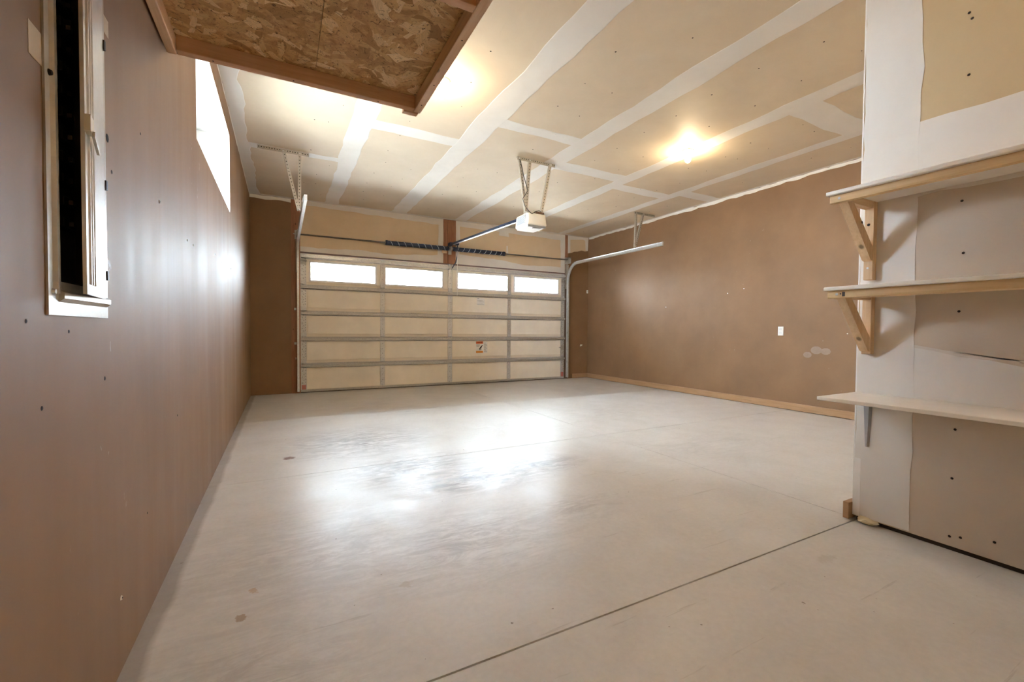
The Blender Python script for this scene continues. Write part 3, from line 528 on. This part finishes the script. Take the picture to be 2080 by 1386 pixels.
# ------------------------------------------------------------------ door tracks
def track(x, side, name, label, zt, y1):
    t = thing(name, label, 'door track', (x, YB-0.06, 0.0), 'garage door tracks')
    path = [(7.365, 0.03), (7.365, 1.0), (7.365, 2.00)]
    R = 0.30
    for i in range(1, 9):
        a = math.pi/2*i/8; path.append((7.365 - R*(1-math.cos(a)), 2.00 + (zt-2.00)*math.sin(a)))
    path.append((y1, zt-0.006))
    # C profile: outline in (x, normal) swept along the path
    sg = side
    prof = [(-0.012*sg, -0.028), (0.016*sg, -0.028), (0.016*sg, 0.028), (-0.014*sg, 0.028), (-0.014*sg, 0.022), (-0.006*sg, 0.022), (-0.006*sg, 0.0245), (0.0135*sg, 0.0245), (0.0135*sg, -0.0255), (-0.012*sg, -0.0255)]
    bm = bm_new(); rings = []
    for i, (y, z) in enumerate(path):
        a, b = path[max(0, i-1)], path[min(len(path)-1, i+1)]
        d = Vector((0, b[0]-a[0], b[1]-a[1])).normalized(); n = Vector((0, -d.z, d.y))
        rings.append([bm.verts.new(Vector((x+u, y, z)) + n*v) for u, v in prof])
    k = len(prof)
    for r0, r1 in zip(rings, rings[1:]):
        for j in range(k): bm.faces.new((r0[j], r0[(j+1) % k], r1[(j+1) % k], r1[j]))
    bm.faces.new(rings[0]); bm.faces.new(rings[-1][::-1])
    obj('track_channel', bm, TRACK, t)
    for z in (0.35, 0.95, 1.55):
        bm = bm_new(); box(bm, x+0.012*sg-0.003, x+0.012*sg+0.003, 7.37, YB-0.004, z-0.02, z+0.02); obj('jamb_bracket', bm, GALVD, t)
    bm = bm_new(); box(bm, x+0.017*sg, x+0.021*sg, 7.37, YB-0.004, 1.85, 2.34); box(bm, x-0.02, x+0.03*sg, YB-0.012, YB-0.005, 1.85, 2.34); obj('flag_bracket', bm, ANGLE, t)
    bm = bm_new(); box(bm, x+0.018*sg, x+0.021*sg, y1+0.10, 6.9, zt-0.022, zt+0.035); obj('angle_stiffener', bm, TRACK, t)
    bm = bm_new(); box(bm, x-0.012, x+0.016, y1-0.006, y1, zt-0.034, zt+0.026); obj('end_stop', bm, TRACK, t)
    return t
track(0.214, -1, 'door_track', 'galvanized door track curving up at the left jamb, seen almost end-on', 2.325, 4.92)
track(5.168, 1, 'door_track', 'galvanized door track curving from the right jamb along the brown wall', 2.342, 4.87)
# ------------------------------------------------------------------ perforated hangers
def holes_along(bm, p, q, n, nrm, r=0.0055):
    p, q = Vector(p), Vector(q)
    for i in range(n): dot(bm, p+(q-p)*(i+0.5)/n, nrm, r, 0.0005, 6)
def strap(parent, p, q, w=0.032, n=18, nrm=(0, -1, 0)):
    bm = bm_new(); bar(bm, p, q, w, 0.003, (1, 0, 0)); e_ = Vector((-w/2+0.0015, 0.014, 0)); bar(bm, Vector(p)+e_, Vector(q)+e_, 0.0255, 0.003, (0, 1, 0))
    s = obj('strap', bm, ANGLE, parent); bm = bm_new(); holes_along(bm, Vector(p)+Vector((0, -0.0017, 0)), Vector(q)+Vector((0, -0.0017, 0)), n, nrm, 0.0052); obj('strap_holes', bm, HOLE, s)
def hanger(name, label, x0, x1, y, straps):
    t = thing(name, label, 'hanger', ((x0+x1)/2, y, H), 'perforated ceiling hangers')
    bm = bm_new(); box(bm, x0, x1, y-0.003, y, H-0.040, H-0.001); box(bm, x0, x1, y, y+0.036, H-0.004, H-0.001); a = obj('ceiling_angle', bm, ANGLE, t)
    bm = bm_new(); holes_along(bm, (x0, y-0.0032, H-0.017), (x1, y-0.0032, H-0.017), 20, (0, -1, 0), 0.006); obj('angle_holes', bm, HOLE, a)
    for i, (p, q) in enumerate(straps): strap(t, p, q)
    for p, q in straps:
        for c in (Vector(p)+Vector((0, -0.0015, -0.016)), Vector(q)+Vector((0, -0.0015, 0.014))):
            bm = bm_new(); dot(bm, c, (0, -1, 0), 0.009, 0.006, 6); obj('bolt', bm, GALV, t)
    return t
hanger('track_hanger', 'perforated steel hanger holding the left door track near the high window', -0.227, 0.272, 5.42, [((0.018, 5.414, H-0.006), (0.168, 5.414, 2.30)), ((0.180, 5.411, H-0.006), (0.172, 5.411, 2.30))])
hanger('track_hanger', 'perforated steel hanger holding the right door track by the brown wall', 5.120, 5.560, 5.42, [((5.152, 5.414, H-0.006), (5.134, 5.414, 2.36)), ((5.308, 5.411, H-0.006), (5.134, 5.411, 2.37))])
hanger('opener_hanger', 'perforated steel hanger holding up the garage door opener', 2.350, 2.850, 4.355, [((2.372, 4.349, H-0.006), (2.470, 4.349, 2.325)), ((2.512, 4.346, H-0.006), (2.460, 4.346, 2.325)), ((2.792, 4.349, H-0.006), (2.665, 4.349, 2.325))])
# ------------------------------------------------------------------ garage door opener
op = thing('garage_door_opener', 'ivory garage door opener motor hung from the ceiling with long rail', 'garage opener', (2.56, 4.40, 2.165))
OX0, OX1, OY0, OY1 = 2.432, 2.690, 4.255, 4.560
bm = bm_new(); v = box(bm, OX0, OX1, OY0, OY1, 2.180, 2.322)
for q in bm.verts:
    if q.co.z > 2.25:
        q.co.y += 0.018 if q.co.y < 4.4 else -0.02
        q.co.x += 0.008 if q.co.x < 2.5 else -0.008
bmesh.ops.bevel(bm, geom=bm.edges[:], offset=0.022, segments=3, affect='EDGES', profile=0.6); obj('motor_housing', bm, HOUSING, op, True)
bm = bm_new(); prism(bm, [(OX0-0.004, OY0+0.05), (OX0-0.004, OY1-0.06), (OX0+0.01, OY1-0.06), (OX0+0.01, OY0+0.05)], 'z', 2.205, 2.30); vp = obj('side_grille', bm, plain('grille_grey', (0.46, 0.46, 0.46), 0.5), op); bm = bm_new()
for i in range(8): box(bm, OX0-0.006, OX0-0.003, OY0+0.06, OY1-0.07, 2.212+i*0.011, 2.217+i*0.011)
obj('vent_slots', bm, VENT, vp)
bm = bm_new(); prism(bm, [(OX0+0.018, OY0+0.02), (OX1-0.03, OY0+0.02), (OX1-0.02, OY0+0.06), (OX1-0.02, OY1-0.03), (OX0+0.018, OY1-0.03)], 'z', 2.163, 2.182); ln_ = obj('light_lens', bm, LENS, op)
bx('lens_rim', VENT, ln_, OX0+0.012, OX1-0.016, OY0+0.010, OY0+0.020, 2.160, 2.182); bx('lens_bar', VENT, ln_, OX0+0.10, OX1-0.06, OY0+0.03, OY0+0.07, 2.158, 2.163)
bx('mounting_bracket', ANGLE, op, OX0+0.03, OX1-0.02, 4.34, 4.40, 2.320, 2.332); bx('top_terminal', plain('brown_terminal', (0.10, 0.05, 0.025), 0.6), op, 2.545, 2.660, 4.27, 4.34, 2.318, 2.340, bev=0.006)
bm = bm_new(); bar(bm, (2.572, 4.52, 2.335), (2.640, 7.36, 2.498), 0.034, 0.030, (1, 0, 0)); rl = obj('rail', bm, DARKST, op)
bm = bm_new(); bar(bm, (2.572, 4.52, 2.317), (2.638, 7.20, 2.470), 0.022, 0.006, (1, 0, 0)); obj('chain_guard', bm, TRACK, rl)
bm = bm_new(); box(bm, 2.610, 2.668, 7.30, YB-0.0145, 2.478, 2.528); obj('header_bracket', bm, DARKST, op)
bm = bm_new(); box(bm, 2.655, 2.705, 7.10, 7.19, 2.455, 2.500, bev=0.006); obj('trolley', bm, DARKST, op)
bm = bm_new(); tube(bm, [(2.690, 7.15, 2.465), (2.705, 7.19, 2.30), (2.700, 7.26, 2.17), (2.672, 7.363, 2.085)], 0.0095, 8); obj('door_arm', bm, DARKST, op)
bm = bm_new(); tube(bm, [(2.700, 7.17, 2.456), (2.699, 7.17, 2.0), (2.698, 7.17, 1.585)], 0.0042, 6); tag(obj('pull_cord', bm, ROPE), 'thin white release cord hanging in front of the door', 'cord')
bm = bm_new(); tube(bm, [(2.372, 4.340, 2.915), (2.398, 4.335, 2.83), (2.416, 4.33, 2.74), (2.452, 4.325, 2.63), (2.468, 4.32, 2.575), (2.432, 4.32, 2.52), (2.402, 4.32, 2.475), (2.420, 4.31, 2.405), (2.460, 4.285, 2.338), (2.492, 4.262, 2.302), (2.535, 4.258, 2.335), (2.590, 4.27, 2.352), (2.625, 4.285, 2.343), (2.64, 4.30, 2.332)], 0.0045, 7); obj('power_cord', bm, CORD, op, True)['label'] = 'black dangling power cord'
# ------------------------------------------------------------------ bare bulbs
def lamp(x, y, label):
    t = thing('ceiling_bulb', label, 'light bulb', (x, y, H), 'bare ceiling bulbs')
    bm = bm_new(); lathe(bm, [(0.058, -0.001), (0.058, -0.010), (0.046, -0.020), (0.026, -0.026)], (x, y, H), 24); obj('lampholder', bm, BRASS, t, True)
    bm = bm_new(); lathe(bm, [(0.022, -0.024), (0.023, -0.058), (0.017, -0.060)], (x, y, H), 18); obj('socket', bm, BRASS, t, True)
    bm = bm_new(); lathe(bm, [(0.014, -0.056), (0.017, -0.066), (0.026, -0.082), (0.030, -0.098), (0.029, -0.112), (0.021, -0.126), (0.010, -0.133), (0.002, -0.134)], (x, y, H), 20); obj('bulb', bm, BULB, t, True)
lamp(1.125, 3.335, 'lit bare ceiling bulb close beside the wooden loft edge')
lamp(3.890, 3.325, 'lit bare ceiling bulb on the taped ceiling near the brown right wall')
lamp(1.750, -0.95, 'added fill bulb on the ceiling behind the viewer, out of view')  # added unseen bulb, brightens the near floor and the partition
# ------------------------------------------------------------------ loft platform at the top left
LZ, LT, LY = 2.104, 2.166, 2.236
lf = thing('storage_loft', 'overhead wooden loft platform with strand board deck at the top left', 'loft', (0.11, LY-1.0, LZ))
bx('front_board', FIRX, lf, -0.372, 0.597, LY-0.038, LY, LZ, LT, bev=0.003); bx('side_board', FIRY, lf, 0.598, 0.636, -1.2, LY+0.002, LZ, LT, bev=0.003)
bx('wall_ledger', FIRY, lf, -0.408, -0.374, -1.2, LY, LZ-0.002, LT, bev=0.004)
for y in (1.410, 0.60, -0.2, -1.0): bx('joist', FIRX, lf, -0.373, 0.597, y, y+0.038, LZ, LT, bev=0.003)
bx('deck_sheet', OSB, lf, XL+0.004, 0.1375, -1.2, LY, LT, LT+0.012); bx('deck_sheet', OSB, lf, 0.1395, 0.636, -1.2, LY, LT, LT+0.012)
bx('seam_light_stop', OSB, lf, 0.08, 0.20, -1.2, LY, LT+0.0125, LT+0.024)  # added backing, blocks ceiling light leaking through the deck seam
bx('wood_block', FIRX, lf, 0.548, 0.622, LY+0.001, LY+0.030, LZ-0.006, LZ+0.030)
bm = bm_new()
for x, y in ((-0.25, LY-0.019), (0.05, LY-0.019), (0.42, LY-0.019)): dot(bm, (x, y, LZ), (0, 0, -1), 0.004, 0.001, 6)
for y in (1.6, 1.95, 2.15): dot(bm, (0.617, y, LZ), (0, 0, -1), 0.004, 0.001, 6)
obj('nail_heads', bm, HOLE, lf)
# hanging legs fix the free side of the loft to the ceiling, out of the picture
bx('hanger_board', FIRY, lf, 0.598, 0.636, -1.0, -0.912, LT+0.012, H-0.001)
# ------------------------------------------------------------------ electrical panel
ep = thing('breaker_panel', 'grey flush electrical breaker panel with its narrow door ajar', 'electrical panel', (XL, 1.365, 1.013))
FY0, FY1, FZ0, FZ1 = 1.198, 1.531, 1.014, 2.02
bm = bm_new()
box(bm, XL, XL+0.004, FY0, PY0, FZ0, FZ1); box(bm, XL, XL+0.004, PY1, FY1, FZ0, FZ1); box(bm, XL, XL+0.004, PY0, PY1, FZ0, PZ0); box(bm, XL, XL+0.004, PY0, PY1, PZ1, FZ1)
cf = obj('cover_frame', bm, PANEL, ep)
bm = bm_new()
prism(bm, [(XL+0.004, FY0+0.020), (XL+0.010, FY0+0.026), (XL+0.010, FY0+0.036), (XL+0.004, FY0+0.042)], 'z', FZ0+0.045, FZ1-0.03)
obj('raised_rib', bm, PANEL, cf)
bm = bm_new(); prism(bm, [(XL+0.004, FZ0+0.028), (XL+0.013, FZ0+0.036), (XL+0.013, FZ0+0.048), (XL+0.004, FZ0+0.054)], 'y', FY0+0.045, FY1-0.01); obj('raised_rib', bm, PANEL, cf)
for y, z in ((FY0+0.018, FZ0+0.048), (FY0+0.018, 1.50)):
    bm = bm_new(); dot(bm, (XL+0.004, y, z), (1, 0, 0), 0.0065, 0.005, 10); obj('cover_screw', bm, GALV if z < 1.2 else HOLE, cf)
bm = bm_new(); d = 0.075
box(bm, XL-0.118, XL-0.110, PY0+0.001, PY1-0.001, PZ0+0.001, PZ1-0.001)
for a in ((PY0+0.001, PY0+0.004, PZ0+0.001, PZ1-0.001), (PY1-0.004, PY1-0.001, PZ0+0.001, PZ1-0.001), (PY0+0.004, PY1-0.004, PZ0+0.001, PZ0+0.004), (PY0+0.004, PY1-0.004, PZ1-0.004, PZ1-0.001)): box(bm, XL-0.110, XL-0.001, *a)
obj('steel_box', bm, DARKG, ep)
df = bx('dead_front', DARKG, ep, XL-0.045, XL-0.041, PY0+0.004, PY1-0.004, PZ0+0.004, PZ1-0.004)
plain('dark_lever', (0.10, 0.085, 0.075), 0.5)
src = None
for col in (0, 1):
    for i in range(13):
        y0 = PY0+0.030+col*0.085; z0 = 1.22+i*0.0505
        if src is None: src = bx('breaker', BLACK, df, XL-0.041, XL-0.026, y0, y0+0.068, z0, z0+0.022, bev=0.002); s0 = (y0, z0)
        else: dup(src, df, (0, y0-s0[0], z0-s0[1]))
        bx('switch_lever', MATS['dark_lever'], df, XL-0.026, XL-0.018, y0+0.024, y0+0.038, z0+0.006, z0+0.016)
# door hinged on the far side, swung out a few degrees
th = math.radians(7.8); hy, hx, dw = 1.502, XL+0.006, 0.236
def dp(u, v): return (hx + u*math.sin(th) + v*math.cos(th), hy - u*math.cos(th) + v*math.sin(th))   # u along the leaf from the hinge, v outward
bm = bm_new(); prism(bm, [dp(0, 0), dp(dw, 0), dp(dw, 0.003), dp(0, 0.003)], 'z', 1.062, 1.96); prism(bm, [dp(dw-0.004, -0.004), dp(dw, -0.004), dp(dw, 0.0), dp(dw-0.004, 0.0)], 'z', 1.062, 1.96); pdr = obj('panel_door', bm, PDOOR, ep)
for u in (dw-0.030, dw-0.055, dw-0.080):
    bm = bm_new(); prism(bm, [dp(u-0.007, 0.003), dp(u-0.003, 0.0065), dp(u+0.003, 0.0065), dp(u+0.007, 0.003)], 'z', 1.085, 1.78); obj('pressed_rib', bm, PDOOR, pdr)
bm = bm_new(); prism(bm, [dp(dw-0.030, 0.003), dp(dw+0.010, 0.003), dp(dw+0.012, 0.014), dp(dw-0.028, 0.014)], 'z', 1.412, 1.446); lt = obj('latch', bm, HOUSING, pdr)
bm = bm_new(); a0, a1 = dp(dw-0.004, 0.016), dp(dw-0.060, 0.016); bar(bm, (a0[0], a0[1], 1.410), (a1[0], a1[1], 1.388), 0.014, 0.005, (0, 0, 1)); obj('latch_lever', bm, GALV, pdr)
for z in (1.125, 1.36, 1.72):
    bx('hinge_pin', DARKG, cf, XL+0.004, XL+0.012, 1.504, 1.514, z-0.012, z+0.012)
# ------------------------------------------------------------------ shelves on the partition
def screw(parent, p, n, r=0.006):
    bm = bm_new(); dot(bm, p, n, r, 0.0015, 9); o = obj('screw', bm, GALV, parent); return o
YE = -0.55
def wood_shelf(label, zb, flat, xf, dark):
    t = thing('wall_shelf', label, 'shelf', (XP, 0.3, zb), 'shelves on the partition')
    bx('board', WHITE, t, xf-0.022, XP-0.003, YE, 1.184, zb, zb+0.018, bev=0.004)
    rw = 0.089 if flat else 0.034; rh = 0.036
    bx('front_rail', PINEY, t, xf, xf+rw, YE, 1.176, zb-rh, zb, bev=0.002)
    bx('end_cleat', PINEX, t, xf+rw+0.0005, XP-0.042, 1.108, 1.146, zb-rh, zb-0.0005, bev=0.002)
    zl = zb-0.395 if not flat else zb-0.313
    zt_ = zb-0.0005
    bx('wall_leg', PINEZ, t, XP-0.040, XP-0.003, 1.106, 1.146, zl, zt_, bev=0.002)
    b0 = (xf+0.020, zb-rh); wd = 0.050; zbot = zb-0.285
    bm = bm_new(); prism(bm, [(b0[0], b0[1]-0.0005), (b0[0]+wd*1.25, b0[1]-0.0005), (XP-0.0405, zbot+0.055), (XP-0.0405, zbot-0.015), (XP-0.060, zbot-0.010)], 'y', 1.108, 1.145); obj('brace', bm, PINEZ, t)
    screw(t, (xf-0.0005, 1.135, zb-0.018), (-1, 0, 0), 0.0065)
    if not flat:
        screw(t, (XP-0.0405, 1.127, zb-0.335), (-1, 0, 0)); bm = bm_new(); dot(bm, (XP-0.0405, 1.128, zb-0.115), (-1, 0, 0), 0.007, 0.001, 8); obj('knot_hole', bm, HOLE, t)
        bm = bm_new(); dot(bm, (xf+0.16, 1.1078, zb-0.12), (0, -1, 0), 0.007, 0.0008, 8); obj('knot_hole', bm, HOLE, t)
    else:
        bm = bm_new(); box(bm, xf-0.0006, xf, 1.100, 1.112, zb-0.030, zb-0.008); box(bm, xf-0.0006, xf, 1.116, 1.122, zb-0.020, zb-0.014); obj('grade_stamp', bm, INK, t)
    return t
wood_shelf('highest of the three partition shelves, white board on a pine bracket', 1.656, False, 2.374, False)
wood_shelf('middle white partition shelf on a pine rail and diagonal brace', 1.194, True, 2.374, True)
t = thing('wall_shelf', 'lowest partition shelf, a plain white board on a grey steel bracket', 'shelf', (XP, 0.3, 0.66), 'shelves on the partition')
bx('board', WHITE, t, 2.318, XP-0.003, YE, 1.184, 0.660, 0.678, bev=0.003)
bm = bm_new(); yc = 1.124
# pressed steel bracket: tapered wall flange and tapered arm, each a shallow channel
for (wt, wb_, dpt) in ((0.034, 0.013, 0.018),):
    vs = []
    for z, w, dd in ((0.660, wt, 0.020), (0.52, 0.024, 0.016), (0.400, wb_, 0.010)):
        vs.append([bm.verts.new(p) for p in ((XP-0.003, yc-w/2-0.003, z), (XP-0.003-dd, yc-w/2+0.004, z), (XP-0.003-dd, yc+w/2-0.004, z), (XP-0.003, yc+w/2+0.003, z))])
    for r0, r1 in zip(vs, vs[1:]):
        for j in range(4): bm.faces.new((r0[j], r0[(j+1) % 4], r1[(j+1) % 4], r1[j]))
    bm.faces.new(vs[0]); bm.faces.new(vs[-1][::-1])
prism(bm, [(XP-0.02, 0.659), (2.375, 0.659), (2.375, 0.652), (XP-0.02, 0.632)], 'y', yc-0.012, yc+0.012)
obj('steel_bracket', bm, plain('grey_bracket_paint', (0.42, 0.43, 0.46), 0.35, 0.6), t)
# ------------------------------------------------------------------ outlets
def outlet(name, label, build): pass
t = thing('wall_outlet', 'white duplex power outlet on the brown right wall', 'outlet', (XR, 3.375, 1.0))
bx('cover_plate', PLATE, t, XR-0.006, XR, 3.340, 3.410, 0.948, 1.064, bev=0.002)
for z in (0.982, 1.030): bx('receptacle', plain('receptacle_face', (0.70, 0.70, 0.69), 0.4) if 'receptacle_face' not in MATS else MATS['receptacle_face'], t, XR-0.009, XR-0.006, 3.358, 3.392, z-0.014, z+0.014, bev=0.001)
t = thing('sensor_box', 'small white plastic box high in the corner right of the garage door', 'plastic box', (5.715, YB, 1.80))
bx('case', PLATE, t, 5.690, 5.727, YB-0.014, YB, 1.785, 1.850, bev=0.003); bx('button', GREYP, t, 5.702, 5.716, YB-0.016, YB-0.014, 1.805, 1.825)
t = thing('junction_outlet', 'broken white junction outlet low on the brown wall right of the garage door', 'outlet', (5.565, YB, 0.68))
bm = bm_new(); prism(bm, [(5.535, 0.668), (5.552, 0.662), (5.560, 0.676), (5.578, 0.668), (5.596, 0.688), (5.590, 0.706), (5.566, 0.700), (5.545, 0.706)], 'y', YB-0.006, YB); obj('plate', bm, PLATE, t); bx('dark_opening', HOLE, t, 5.556, 5.568, YB-0.0075, YB-0.006, 0.680, 0.692)
for o in bpy.data.objects:
    if o.name.split('.')[0] in ('strap_holes', 'angle_holes', 'punched_holes', 'vent_slots', 'nail_heads', 'sticker_text', 'sticker_lettering', 'sticker_pictogram', 'grade_stamp'): o['kind'] = 'stuff'
# ------------------------------------------------------------------ outside
struct(bx('ground', GROUND, None, -60, 60, -40, 90, -0.30, -0.165), 'pale driveway and ground outside')
def tree(x, y, h, cr, label, seed):
    t = thing('tree', label, 'tree', (x, y, -0.165), 'trees outside the garage'); rnd = random.Random(seed); bm = bm_new()
    tube(bm, [(x, y, -0.165), (x+0.1, y, h*0.35), (x-0.05, y, h*0.8)], [0.16, 0.12, 0.05], 8)
    for i in range(9):
        a = rnd.uniform(0, 6.28); z = h*rnd.uniform(0.4, 0.75); tube(bm, [(x, y, z), (x+cr*0.6*math.cos(a), y+cr*0.6*math.sin(a), z+h*0.15)], [0.05, 0.015], 6)
    obj('trunk', bm, BARK, t); bm = bm_new()
    cl = [(x+rnd.gauss(0, cr*0.42), y+rnd.gauss(0, cr*0.42), h*0.72+rnd.gauss(0, h*0.12), rnd.uniform(0.25, 0.5)*cr*0.8) for _ in range(16)]
    for i in range(2600):
        c = cl[rnd.randrange(16)]; p = Vector((c[0]+rnd.gauss(0, c[3]*0.5), c[1]+rnd.gauss(0, c[3]*0.5), c[2]+rnd.gauss(0, c[3]*0.4)))
        u = Vector((rnd.uniform(-1, 1), rnd.uniform(-1, 1), rnd.uniform(-1, 1))).normalized(); w = u.orthogonal().normalized(); s = rnd.uniform(0.06, 0.13)
        bm.faces.new([bm.verts.new(p+q) for q in (u*s, w*s*0.5, -u*s, -w*s*0.5)])
    o = obj('foliage', bm, LEAF, t); o['kind'] = 'stuff'
tree(14.6, 23.0, 3.55, 1.9, 'leafy tree seen through the rightmost garage door window', 3)
tree(0.75, 16.0, 2.55, 0.55, 'small bush top seen at the corner of the leftmost garage door window', 5)
